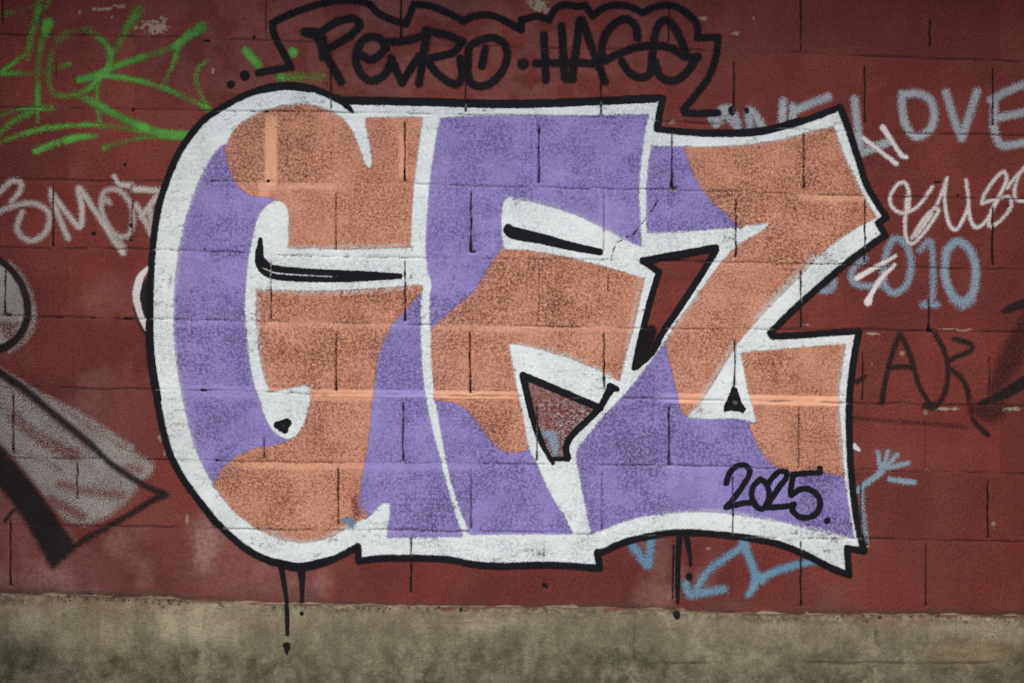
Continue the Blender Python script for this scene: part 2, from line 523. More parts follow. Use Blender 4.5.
M_OLDBLACK = paint_material("faded_black_spray", A(32, 28, 29), A(38, 32, 32), .6, None, .75, spec=.08)
M_GREEN = paint_material("green_spray", A(80, 142, 54), A(68, 116, 48), .75, None)
M_BLUE = paint_material("pale_blue_spray", A(146, 150, 152), A(134, 138, 142), 1.1, None)
M_BLUE2 = paint_material("faded_blue_spray", A(116, 134, 146), A(124, 136, 146), 1.1, None)
M_SKYBLUE = paint_material("sky_blue_spray", A(88, 122, 142), A(98, 126, 142), .9, None)
M_CHALK = paint_material("thin_white_spray", A(186, 178, 176), A(196, 190, 186), .55, None)
M_GREY = paint_material("dusty_white_spray", A(146, 140, 133), A(130, 124, 119), 1.05, None)
M_SMOR = paint_material("worn_white_spray", A(168, 158, 152), A(156, 146, 141), .9, None)

# ------------------------------------------------------------------ wall and plinth
xx, yy = RX, RY
l8 = bed_y(8, xx)
dust = .55 * sstep(.5, .75, fbm(xx, yy, 60, seed=3, n=4)) * sstep(420, 600, yy) * sstep(900, 700, xx)
dust += .5 * sstep(12, 0, np.abs(xx - 205) - 3 + (fbm(xx, yy, 9, seed=1) - .5) * 16) * sstep(515, 530, yy) * sstep(578, 570, yy)
dust += .35 * sstep(90, 10, np.hypot((xx - 245) / 1.4, yy - 565))
dust += .32 * sstep(200, 60, xx) * sstep(240, 300, yy) * sstep(.4, .66, fbm(xx, yy, 44, seed=6, n=4))
dust += .22 * sstep(260, 60, np.hypot((xx - 420) / 1.6, yy - 20)) * sstep(.35, .6, fbm(xx, yy, 18, seed=5))
zone = np.interp(xx, [-720, 40, 70, 215, 235, 330, 360, 470, 820, 850, 1000, 1040, 1750], [.3, .35, 1, 1, .25, .25, .5, .35, .3, .85, .85, .5, .3])
dirt = sstep(9 + 5 * (fbm(xx, yy, 14, seed=2) - .5), 0, l8 - yy) * zone * .95
dirt += .6 * sstep(26, 0, l8 - yy) * sstep(.38, .62, fbm(xx, yy, 40, 12, seed=4)) * .85 + .4 * sstep(7, 0, l8 - yy)
dirt += .4 * sstep(.55, .8, fbm(xx, yy, 90, 60, seed=6)) * sstep(120, 0, yy)
chip = np.zeros_like(xx)


def blob(field, x, y, rx, ry, rag=1.2, s=1.0, sc=3.2):
    r = np.sqrt(((xx - x) / rx) ** 2 + ((yy - y) / ry) ** 2) + (fbm(xx, yy, sc, seed=2, n=3) - .5) * rag
    np.maximum(field, s * sstep(1.05, .85, r), out=field)


for (x, y, a, b) in [(154, 27, 11, 6), (164, 22, 3, 6), (136, 27, 2.2, 2.5), (161, 17, 2, 2), (537, 4, 9, 7), (543, 9, 6, 4), (736, 33, 4, 1.8), (704, 18, 4, 2), (754, 19, 2, 2.5), (963, 330, 7, 1.4), (948, 329, 9, .8),
                     (805, 325, 4, 1.2), (870, 334, 9, 1.3), (872, 364, 1.6, 2), (902, 353, 2, 2), (808, 613, 3, 1.6), (720, 123, 4, 2), (672, 122, 5, 2.5), (708, 548, 2.2, 1.2), (994, 525, 2, 3), (102, 9, 10, 1.6), (120, 6, 6, 2), (80, 12, 2, 2), (112, 17, 1.5, 1.5), (945, 409, 14, 1.4), (925, 412, 2, 3), (1010, 409, 9, 2),
                     (160, 438, 1.8, 3), (165, 453, 1.8, 3), (187, 520, 1.5, 6), (213, 71, 1.5, 3)]:
    blob(chip, x, y, a * .95, b * .9, 2.2, .42 if a < 8 else .6)
chip = np.maximum(chip, .55 * sstep(1.0, -1.0, l8 - yy - 8 * (fbm(xx, yy, 20, 8, seed=5, n=4) - .5)))
fm = RIN[:-1, :-1]
Z8 = wz(600)
wall = grid_mesh("block_wall", RX, RY, RH, fm, M_WALL, 0.0,
                 dict(joint=RJ, bed=RB, smooth=RS, block=RBLK, dust=np.clip(dust, 0, 1), dirt=np.clip(dirt, 0, 1), chip=chip), None,
                 box=(wx(-720), wx(1749), wz(600), wz(-438), .018, .20))
wall["label"] = "red painted concrete block wall covered in overlapping layers of graffiti"
wall["category"] = "wall"
wall["kind"] = "thing"

stain = sstep(606, 676, yy + (fbm(xx, yy, 90, 40, seed=5, n=5) - .5) * 80) * .95
stain = np.maximum(stain, .75 * sstep(.48, .62, fbm(xx, yy, 110, 40, seed=1, n=5)) * sstep(618, 650, yy))
red = sstep(34, 2, yy - l8 + (fbm(xx, yy, 60, 20, seed=2) - .5) * 34) * (.2 + .5 * sstep(.35, .65, fbm(xx, yy, 130, 30, seed=7)))
rust = sstep(1.0, .3, np.hypot((xx - 968) / 60, (yy - 652) / 17) + (fbm(xx, yy, 18, seed=2) - .5) * .6) * .55
pd = sstep(14, 0, yy - l8 + (fbm(xx, yy, 30, 9, seed=6) - .5) * 12) * .9 * sstep(.35, .55, fbm(xx, yy, 110, 30, seed=4))
pd = np.maximum(pd, zone * sstep(7, 0, yy - l8 + (fbm(xx, yy, 16, 6, seed=2) - .5) * 10))
pd = np.maximum(pd, .8 * sstep(1, .4, np.hypot((xx - 876) / 3, (yy - 635) / 11) + (fbm(xx, yy, 5, seed=2) - .5) * .5))
pe = sstep(2.2, -1.0, yy - l8 - 9 * (fbm(xx, yy, 22, 9, seed=7, n=4) - .42)) * .9
plinth = grid_mesh("concrete_plinth", RX, RY, RH, ~fm, M_PLINTH, 0.0,
                   dict(bed=RB, paintedge=pe, stain=stain, red=np.clip(red, 0, 1), rust=rust, dirt=np.clip(pd, 0, 1)), None,
                   box=(wx(-720), wx(1749), wz(745), wz(601), .018, .24))
plinth["label"] = "stained tan concrete plinth running along the foot of the red wall"
plinth["category"] = "plinth"

# unseen side piers and overhead slab, added to darken the wall's sides and top
def slab(name, x0, x1, y0, y1, z0, z1, mat):
    me = bpy.data.meshes.new(name)
    b = .02
    v = []
    for z in (z0, z1):
        v += [(x0 + b, y0, z), (x1 - b, y0, z), (x1, y0 + b, z), (x1, y1, z), (x0, y1, z), (x0, y0 + b, z)]
    f = [(0, 5, 4, 3, 2, 1), (6, 7, 8, 9, 10, 11)] + [(k, (k + 1) % 6, (k + 1) % 6 + 6, k + 6) for k in range(6)]
    me.from_pydata(v, [], f)
    me.materials.append(mat)
    o = bpy.data.objects.new(name, me)
    scene.collection.objects.link(o)
    o.parent = wall
    return o


slab("added_shade_pier", -2.1, -1.7, -1.45, -.02, 0, 2.71, M_SHADE_PIER)
slab("added_shade_pier", 1.7, 2.1, -1.45, -.02, 0, 2.71, M_SHADE_PIER)
slab("added_shade_slab", -2.3, 2.3, -.52, -.02, 2.72, 2.86, M_PLINTH)

# ------------------------------------------------------------------ spraying: coverage fields on the survey grid
EDGE = (fbm(X, Y, 3.2, seed=1, n=2) - .5) * 1.3


def field(): return np.zeros_like(X)


def window(x0, y0, x1, y1):
    i0, i1 = max(0, int(x0) - FX0), min(len(fxs), int(x1) - FX0 + 2)
    j0, j1 = max(0, int(y0) - FY0), min(len(fys), int(y1) - FY0 + 2)
    if i1 <= i0 or j1 <= j0:
        return None
    return (slice(j0, j1), slice(i0, i1))


def curve(P, step=3.0):
    """Catmull-Rom through points (x, y[, w])"""
    P = [tuple(map(float, p)) for p in P]
    if len(P) < 3:
        return P
    P = np.array(P)
    Q = np.vstack([2 * P[0] - P[1], P, 2 * P[-1] - P[-2]])
    out = []
    for i in range(1, len(Q) - 2):
        p0, p1, p2, p3 = Q[i - 1:i + 3]
        n = max(1, int(np.hypot(*(p2 - p1)[:2]) / step))
        for k in range(n):
            u = k / n
            out.append(.5 * ((2 * p1) + (-p0 + p2) * u + (2 * p0 - 5 * p1 + 4 * p2 - p3) * u * u + (-p0 + 3 * p1 - 3 * p2 + p3) * u ** 3))
    out.append(P[-1])
    return [tuple(p) for p in out]


def chaikin(P, closed=True, limit=48, n=2):
    """rounds the gentle bends of a traced line and keeps its sharp corners"""
    P = [np.array(p[:2], float) for p in P]
    keep = None
    for it in range(n):
        out = []
        m = len(P)
        for i in range(m):
            a, b, c = P[i - 1], P[i], P[(i + 1) % m]
            if not closed and (i == 0 or i == m - 1):
                out.append(b)
                continue
            u, v = b - a, c - b
            ang = abs(math.degrees(math.atan2(u[0] * v[1] - u[1] * v[0], u @ v)))
            if ang > limit and it == 0 or (it > 0 and ang > limit):
                out.append(b)
            else:
                out += [b - u * .25, b + v * .25]
        P = out
    return [tuple(p) for p in P]


def stroke(F, P, w=6, soft=2.2, op=1.0, smooth=True, wob=1.0):
    P = [(p[0], p[1], p[2] if len(p) > 2 else w) for p in P]
    if len(P) == 1:
        P = P + [(P[0][0] + .01, P[0][1], P[0][2])]
    if smooth:
        P = curve(P)
    for a, b in zip(P[:-1], P[1:]):
        pad = max(a[2], b[2]) / 2 + soft + 2
        sl = window(min(a[0], b[0]) - pad, min(a[1], b[1]) - pad, max(a[0], b[0]) + pad, max(a[1], b[1]) + pad)
        if sl is None:
            continue
        d, t = seg_dist(X[sl], Y[sl], a, b)
        d = d - (a[2] + (b[2] - a[2]) * t) / 2 + EDGE[sl] * wob * .62
        c = op * sstep(soft / 2, -soft / 2, d)
        F[sl] = np.maximum(F[sl], c)
    return F


def inside_dist(P):
    """signed distance (positive inside) near a closed outline"""
    pad = 14
    px, py = [p[0] for p in P], [p[1] for p in P]
    sl = window(min(px) - pad, min(py) - pad, max(px) + pad, max(py) + pad)
    xs_, ys_ = X[sl], Y[sl]
    ins = np.zeros(xs_.shape, bool)
    D = np.full(xs_.shape, 12.0, np.float32)
    j0, i0 = sl[0].start, sl[1].start
    m = len(P)
    for i in range(m):
        a, b = P[i], P[(i + 1) % m]
        if a[1] != b[1]:
            cond = (a[1] > ys_) != (b[1] > ys_)
            xc = (b[0] - a[0]) * (ys_ - a[1]) / (b[1] - a[1]) + a[0]
            ins ^= cond & (xs_ < xc)
        w = window(min(a[0], b[0]) - 12, min(a[1], b[1]) - 12, max(a[0], b[0]) + 12, max(a[1], b[1]) + 12)
        if w is None:
            continue
        lw = (slice(max(0, w[0].start - j0), w[0].stop - j0), slice(max(0, w[1].start - i0), w[1].stop - i0))
        d, _ = seg_dist(xs_[lw], ys_[lw], a, b)
        D[lw] = np.minimum(D[lw], d)
    return sl, np.where(ins, D, -D)


def fill(F, P, soft=2.2, op=1.0, round_=True, grow=0.0, wob=1.0):
    if round_:
        P = chaikin(P)
    sl, d = inside_dist(P)
    c = op * sstep(-soft / 2, soft / 2, d + grow + EDGE[sl] * wob)
    F[sl] = np.maximum(F[sl], c)
    return F


OPEN = 1 - np.clip(JOINT * 1.25, 0, 1)      # paint does not reach into the open joints


def paint(name, F, mat, layer, parent, label=None, keep=.14):
    c = F * np.clip(OPEN, 0, 1) * (1 - .62 * BED)
    m4 = np.maximum(np.maximum(F[:-1, :-1], F[1:, :-1]), np.maximum(F[:-1, 1:], F[1:, 1:]))
    o = grid_mesh(name, X, Y, H, m4 > keep, mat, layer * .00022, dict(cover=c, smooth=SMOOTH, block=BLK), parent)
    if label:
        o["label"] = label
    return o


# ---- the mural -----------------------------------------------------
OUT = [(256, 91), (268, 87), (285, 85), (302, 86), (318, 90), (333, 97), (341, 101), (361, 101), (405, 102), (440, 103), (512, 104), (560, 103), (600, 101), (640, 98), (663, 98),
       (659, 114), (657, 129), (672, 131), (700, 133), (730, 133.5), (768, 130), (790, 125), (815, 117), (840, 107), (845, 120), (852, 140), (860, 165), (866, 185), (876, 202), (886, 217), (878, 223), (885, 235),
       (865, 249), (845, 264), (820, 286), (795, 308), (770, 333), (773, 336.5), (800, 335.5), (825, 333), (859, 331), (856, 345), (852, 370), (849, 400), (849, 430), (850, 460), (852, 485), (855, 510), (859, 533), (864, 551),
       (847, 548), (849, 575), (838, 571), (825, 565), (805, 554), (785, 546), (768, 541), (750, 538), (730, 535.5), (700, 533), (680, 532), (660, 534), (640, 538), (620, 543), (603, 552), (597, 552), (600, 568), (585, 567),
       (560, 565), (530, 565), (512, 566), (490, 566), (470, 564), (455, 560), (430, 558), (400, 558), (380, 558), (359, 561), (358, 546), (345, 553.5), (330, 561), (315, 566), (300, 568), (285, 566), (270, 561),
       (256, 555), (245, 548), (235, 540), (225, 531), (212, 518), (205, 508), (190, 489), (178, 471), (168, 449), (162, 425), (157, 398), (152, 370), (150, 342), (150, 310), (151, 271), (154, 234), (159, 204), (165, 186),
       (171, 170), (178, 154), (190, 135.5), (205, 118), (225, 106), (241, 97)]

ORANGE = [
    # upper bowl of the first letter, round the white tail
    [(226, 147), (232, 134), (241, 123), (256, 115), (268, 110), (285, 105.5), (302, 104.5), (320, 107), (334, 113), (344, 120), (352, 131), (359, 148), (364, 165), (369, 169), (373, 165), (371, 146), (367, 128), (366, 118.5),
     (395, 118), (422, 118), (420, 131), (416, 161), (413, 184), (411, 215), (410, 246.5), (376, 248), (340, 249), (312, 247), (289, 247.5), (290, 215), (287, 204), (278, 199), (268, 195), (256, 194.5), (248, 193), (240, 186), (233, 175), (229, 160)],
    # lower bowl
    [(257, 290), (280, 291), (330, 292), (380, 289), (421, 285.5), (421, 290), (415, 297), (404, 310), (391, 322), (384, 336), (379, 350), (375, 362), (373, 380), (371, 398), (369, 420), (366, 445), (362, 468), (358, 488), (361, 506), (366, 516), (353, 524),
     (342, 530), (330, 536), (315, 541), (300, 542.5), (285, 539.5), (270, 534.5), (256, 528), (246, 520), (235, 512), (225, 500), (215, 486), (222, 471), (232, 461), (245, 453), (256, 449.5), (270, 448), (285, 445), (293, 440),
     (300, 433), (307, 419), (311, 402), (311, 388), (308, 384.5), (300, 385), (280, 389.5), (271, 391), (265, 377), (261, 360), (258, 342), (257, 315)],
    # second letter
    [(503, 250), (512, 250), (540, 252.5), (580, 261), (610, 268.5), (630, 275), (644, 279), (638, 306), (631, 336), (626, 352), (619, 380), (610, 375), (605, 372), (590, 365.5), (570, 357), (540, 348.5), (515, 343), (508, 343.5), (510, 357),
     (513, 371), (518, 397), (523, 420), (527, 446), (521, 451), (511, 450.5), (499, 448), (489, 436), (478, 420), (468, 408), (455, 400.5), (435.5, 398.5), (433, 372), (431.5, 345), (432, 330), (446, 318), (462, 305), (479, 290), (491, 266)],
    # third letter, bar and diagonal
    [(686.5, 148), (730, 147), (768, 143.5), (790, 138), (815, 131), (833, 127.5), (838, 140), (845, 160), (852, 172), (860, 190), (869, 207), (876.5, 217), (866, 222), (850, 231), (830, 245), (811, 263), (795, 280), (780, 295),
     (767, 308), (752, 325), (737, 342), (722, 367), (708, 390), (697, 406), (686, 415), (681, 407), (679, 392), (675, 376), (670, 356), (666, 342), (673, 329), (685, 312), (698, 295), (710, 278), (723, 261), (737, 247), (752, 237), (767, 229), (770, 222), (741, 226),
     (730, 215), (715, 203), (703, 190), (695, 175), (690, 160)],
    # third letter, foot
    [(742, 353.5), (768, 351), (798, 348.5), (830, 345.5), (845, 345), (842, 360), (839, 384), (838, 402), (840, 430), (842, 460), (843, 474), (822, 470), (800, 470.5), (785, 471), (774, 464), (766, 456), (758, 443), (751, 426), (757, 421), (751, 398), (746, 380)],
]
PURPLE = [
    # first letter, back
    [(224, 145), (214, 154), (205, 171), (199, 183), (190, 206), (183.5, 230), (178, 261), (175, 290), (175, 340), (177, 357), (180, 380), (185, 405), (190, 429), (198, 453), (206, 471), (215, 486.5), (222, 471), (232, 461), (245, 453), (256, 449.5),
     (270, 448), (285, 445), (293, 440), (286, 440), (278, 437), (268, 426), (262, 411), (258, 396), (254, 388), (250, 370), (247, 350), (245, 325), (244, 308), (245, 283), (248, 256), (253, 232), (257, 216), (263, 208), (270, 202), (278, 198.5), (268, 194.5), (256, 194), (248, 193), (240, 186), (233, 175), (229, 160), (226, 147)],
    # first letter, lower right
    [(421, 289), (415, 297), (404, 310), (391, 322), (384, 336), (379, 350), (375, 362), (373, 380), (371, 398), (369, 420), (366, 445), (362, 468), (358, 488), (361, 506), (366, 518), (373, 512), (380, 504), (385, 502), (390, 503), (391, 509), (389, 524), (388, 537), (420, 536.5), (462, 536), (457, 521), (453, 508), (445, 481),
     (438, 454), (430, 424), (425, 398), (422, 376), (420, 343), (420, 310)],
    # second letter, top
    [(441, 118.5), (480, 116.5), (540, 116.5), (600, 116), (648, 115), (644, 131), (640, 160), (638, 190), (639, 215), (641, 246), (634, 243), (625, 238.5), (600, 225.5), (572, 212), (540, 203), (518, 197.5), (507, 196), (502, 203), (500, 218), (501, 235), (503, 249),
     (491, 266), (479, 290), (462, 305), (446, 318), (432, 330), (431, 330), (430, 296), (433, 284), (429, 273), (426, 250), (428, 215), (430, 188), (432, 172), (436, 142)],
    # second letter, foot
    [(435.5, 398.5), (455, 400.5), (468, 408), (478, 420), (489, 436), (499, 448), (511, 450.5), (521, 451), (527, 447), (535, 461), (545, 485), (555, 504), (564, 517), (572, 533.5), (512, 533.5), (471, 534), (463, 515), (453, 487), (447, 462), (441, 427)],
    # third letter, upper wedge
    [(652, 146.5), (686.5, 147.5), (690, 160), (695, 175), (703, 190), (715, 203), (730, 215), (741, 226), (710, 229), (680, 231.5), (648, 232), (647, 222), (647, 200), (648, 172)],
    # third letter, body
    [(665, 342), (670, 356), (675, 376), (679, 392), (681, 407), (687, 418.5), (700, 420), (715, 420), (735, 419), (750, 422), (758, 443), (766, 456), (774, 464), (785, 471), (800, 470.5), (822, 470), (843, 474.5), (846, 493), (849, 512), (853, 537.5), (835, 534), (808, 528), (790, 523),
     (768, 518.5), (738, 514), (715, 511.5), (690, 511), (660, 513), (640, 516), (620, 522), (603, 529), (592, 532.5), (587, 513), (583, 491), (578, 466), (576, 452), (585, 441), (600, 421), (620, 400), (637, 381), (655, 357)],
]
TRI = [(523, 376), (540, 383), (560, 391), (600, 408), (590, 418), (574, 433), (566, 447), (568, 459), (553, 461), (540, 440), (531, 411)]
SEVEN = [(643, 261), (680, 254), (716, 249), (702, 273), (682, 304), (663, 332), (650, 354), (636, 368), (633, 366), (640, 342), (647, 313), (653, 291), (659, 272)]

W = field()
fill(W, OUT, 2.0)
D1, D2 = np.full(X.shape, -12.0, np.float32), np.full(X.shape, -12.0, np.float32)   # nearest and second nearest fill
for P in ORANGE + PURPLE:
    sl, d = inside_dist(chaikin(P))
    W[sl] *= 1 - sstep(-3.0, 1.0, d + EDGE[sl] * .8)
    D2[sl] = np.maximum(D2[sl], np.minimum(D1[sl], d))
    D1[sl] = np.maximum(D1[sl], d)
W *= 1 - sstep(-3.4, -1.4, D2)
sl, d = inside_dist(SEVEN)
W[sl] *= 1 - sstep(0, 3, d)
sl, d = inside_dist(TRI)
W[sl] *= 1 - .8 * sstep(0, 3, d)
stroke(W, [(656, 303)], 6, 4, .9)
stroke(W, [(655, 290), (653, 298)], 4, 4, .5)
# overspray of the white onto the fills beside it
for P, w, so, op in [([(815, 258), (790, 283), (757, 318)], 6, 15, .62), ([(292, 246), (340, 247), (408, 245)], 3, 9, .55), ([(733, 345), (712, 380), (692, 411)], 4, 10, .5), ([(262, 291), (330, 293), (410, 288)], 3, 9, .5),
                     ([(520, 344), (572, 357), (612, 376)], 3, 9, .5), ([(350, 524), (330, 536), (300, 542), (262, 531)], 5, 12, .5), ([(505, 196), (560, 207), (625, 238)], 2, 8, .45), ([(700, 292), (668, 338)], 3, 8, .45),
                     ([(640, 280), (626, 350)], 3, 8, .45), ([(838, 140), (852, 172), (868, 205)], 3, 8, .4), ([(843, 350), (838, 402), (843, 470)], 3, 9, .45), ([(660, 514), (720, 511), (800, 526), (850, 538)], 3, 8, .5),
                     ([(258, 300), (259, 345), (266, 385)], 3, 8, .45), ([(240, 122), (270, 109), (310, 104), (338, 116)], 3, 8, .45), ([(205, 171), (186, 222), (175, 300), (177, 357), (198, 453), (232, 512)], 2, 6, .45), ([(690, 147), (768, 143), (830, 128)], 2, 8, .4)]:
    F = field()
    stroke(F, P, w, so, op)
    W = np.maximum(W, F * (1 - sstep(-3.4, -1.4, D2)))
W[inside_dist(SEVEN)[0]] *= 1 - sstep(0, 3, inside_dist(SEVEN)[1])
# worn places in the white
worn = sstep(.60, .78, fbm(X, Y, 26, 9, seed=4, n=4)) * .35 + sstep(.66, .8, fbm(X, Y, 8, 4, seed=2, n=3)) * .5
for (x, y, a, b, s) in [(168, 222, 4, 10, .6), (170, 275, 5, 18, .6), (835, 541, 10, 7, .6), (170, 410, 8, 26, .3), (790, 540, 30, 4, .4), (345, 266, 50, 5, .35), (310, 256, 60, 2.5, .35), (400, 530, 40, 2, .5), (570, 212, 30, 7, .2)]:
    worn = np.maximum(worn, s * sstep(1.2, .3, np.hypot((X - x) / a, (Y - y) / b)) * sstep(.45, .62, fbm(X, Y, 7, 5, seed=6)))
W *= 1 - worn * .8
mural = paint("graffiti_mural", W, M_WHITE, 6.5, wall, "large purple and copper three-letter graffiti piece with white border and heavy black outline")

for P in PURPLE:
    F = field()
    fill(F, P, 3.2, 1.0, grow=2.6)
    F *= 1 - .22 * sstep(.5, .75, fbm(X, Y, 60, 40, seed=5, n=4))
    paint("purple_fill", F, M_PURPLE, 5, mural)
for P in ORANGE:
    F = field()
    fill(F, P, 3.4, 1.0, grow=1.6)
    F *= 1 - .28 * sstep(.48, .75, fbm(X, Y, 70, 36, seed=3, n=4))
    F *= 1 - .65 * sstep(1.0, .4, np.hypot((X - 357) / 9, (Y - 505) / 18))
    F *= 1 - .25 * sstep(1.1, .3, np.hypot((X - 300) / 48, (Y - 358) / 14))
    F *= 1 - .22 * sstep(1.1, .3, np.hypot((X - 370) / 50, (Y - 300) / 7))
    paint("copper_fill", F, M_ORANGE, 6, mural)

OL = chaikin(OUT, True, 40)
F = field()
stroke(F, OL + [OL[0]], 6.5, 3.0, smooth=False)
stroke(F, OL + [OL[0]], 5, 9, .22, smooth=False)
stroke(F, [(341, 100.5), (405, 101.5), (512, 104), (600, 101), (655, 98.5)], 8.2, 1.8)
stroke(F, [(700, 133), (740, 133), (768, 130), (800, 121)], 7.6, 1.8)
stroke(F, [(338, 98, 7), (346, 105, 6), (353, 112, 3)], 6, 1.8)
stroke(F, [(150, 300, 7), (150, 342, 8), (153, 372, 8), (158, 400, 7.5)], 8, 1.8)
stroke(F, [(256, 91, 7), (285, 86, 8), (310, 89, 7)], 7, 1.8)
stroke(F, [(270, 561, 7), (300, 567, 8.5), (330, 560, 7)], 7, 1.8)
F *= .9 + .1 * sstep(.3, .55, fbm(X, Y, 18, seed=6, n=3))
outline = paint("black_outline", F, M_BLACK, 7.6, mural)


def accent(build):
    F = field()
    build(F)
    return paint("black_accent", F, M_BLACK, 7.6, mural)


def slit(F):
    stroke(F, [(260.5, 239, 4), (260, 250, 7), (260, 258, 8), (267, 266, 8), (277, 269, 7), (310, 272, 6.5), (360, 274, 6), (400, 276, 5)])
    stroke(F, [(257.5, 250, 4), (258, 262, 5), (264, 272, 5.5), (283, 277.5, 6), (340, 279, 6), (400, 277, 4)])
    F[...] *= 1 - .55 * sstep(1.6, .3, np.minimum(seg_dist(X, Y, (263, 268), (278, 273.5))[0], seg_dist(X, Y, (278, 273.5), (332, 277))[0]))


def tri_loop(F):
    stroke(F, [(523, 375.5), (560, 391), (600, 408)], 7, 1.8)
    stroke(F, [(600, 408, 6), (606, 397, 7), (611, 388, 9)], 6, 1.8)
    stroke(F, [(610, 387, 8), (617, 389, 5)], 6, 1.8)
    stroke(F, [(600, 408), (588, 420), (573, 434), (566, 447), (568, 458)], 6.5, 1.8)
    stroke(F, [(568, 459, 5), (552, 459, 4)], 5, 1.8)
    stroke(F, [(523, 376, 7), (531, 411, 6.5), (540, 439, 6), (553, 463, 4)], 6, 1.8)


def seven_loop(F):
    stroke(F, [(643, 261), (680, 254.5), (715, 248)], 7.5, 1.8, smooth=False)
    stroke(F, [(716, 250), (702, 273), (682, 304), (663, 332), (652, 352), (637, 368, 4)], 6.5, 1.8)
    stroke(F, [(643, 261), (659, 272)], 6.5, 1.8, smooth=False)
    stroke(F, [(659, 272), (653, 291), (647, 313), (640, 342), (634, 368, 5)], 6, 1.8)
    stroke(F, [(651, 331, 12), (643, 350, 13), (637, 362, 6)], 12, 5, .72)


accent(slit)
accent(lambda F: (stroke(F, [(278, 425, 8), (283, 426, 12), (287, 423, 9)]), stroke(F, [(283, 426, 11), (285, 430, 7)]), F.__imul__(1 - .4 * sstep(2.6, .5, np.hypot(X - 283.5, Y - 426)))))
accent(lambda F: stroke(F, [(508, 228, 8), (512, 232.5, 12), (540, 238.5, 10.5), (570, 246, 8.5), (600, 252, 6.5)], 10, 1.8))
accent(tri_loop)
accent(seven_loop)
accent(lambda F: (fill(F, [(733, 384), (737, 388), (741, 402), (746, 409), (743, 413), (733, 410), (724, 412), (723, 408), (728, 398)], 1.8), F.__imul__(1 - .45 * sstep(1, .3, np.hypot((X - 735) / 5, (Y - 403) / 4)))))

D = field()
for P in [[(726, 483), (729.5, 473), (735, 467), (743, 465), (749, 468.5), (749, 475), (742, 487), (731, 502), (726, 507)], [(726, 507), (735, 505), (745, 503), (754, 502)],
          [(760, 479), (753.5, 486), (751.5, 495), (755, 505), (762, 509), (767, 503), (769, 492), (765, 482), (760, 479)],
          [(767, 485), (773, 477), (779, 471.5), (786, 471.5), (786, 478), (780.5, 485), (773, 496), (766, 507)], [(766, 507.5), (777, 507), (788, 506), (794, 504)],
          [(793, 474.5), (807, 473), (820, 472), (820, 468.5)], [(793, 475), (791.5, 484.5), (791, 495), (798, 490), (807, 488.5), (816.5, 494), (820, 503), (816.5, 513), (807, 517.5), (798, 516), (792, 510), (793, 506)]]:
    stroke(D, P, 5.6, 1.8)
stroke(D, [(827, 520.5)], 6.4, 1.8)
paint("painted_date", D, M_BLACK, 8.4, mural)


def drip(P, soft=1.5):
    F = field()
    stroke(F, P, 5, soft, wob=.5)
    paint("paint_drip", F, M_BLACK, 8.4, mural)


drip([(281, 566, 6), (283.5, 580, 5), (286.5, 600, 4), (287.5, 620, 4.4), (287.5, 634, 3.4)])
drip([(301, 568, 9), (302, 582, 5.5), (302, 601, 3.4)])
drip([(679.5, 536, 6), (678, 560, 5), (677.5, 585, 5), (677.5, 603, 2.6)])
drip([(686, 536, 6), (689, 550, 4.5), (690.5, 565, 2.6)])
drip([(673.5, 545, 1.8), (673, 575, 1.6), (672.5, 598, 1.2)])
for x, y, r in [(287, 645.5, 7.5), (302, 613, 3.6), (676.5, 614, 7), (689, 576, 6.8), (461, 609, 3), (732, 110, 8), (746.5, 110, 5)]:
    F = field()
    stroke(F, [(x, y, r), (x + .3, y + r * .25, r * .8)], r, 2)
    if y == 645.5:
        stroke(F, [(287, 645, 6), (287, 649, 4), (287, 653.5, 1.8)], 4, 1.6)
    paint("paint_drop", F, M_BLACK, 8.4, mural)

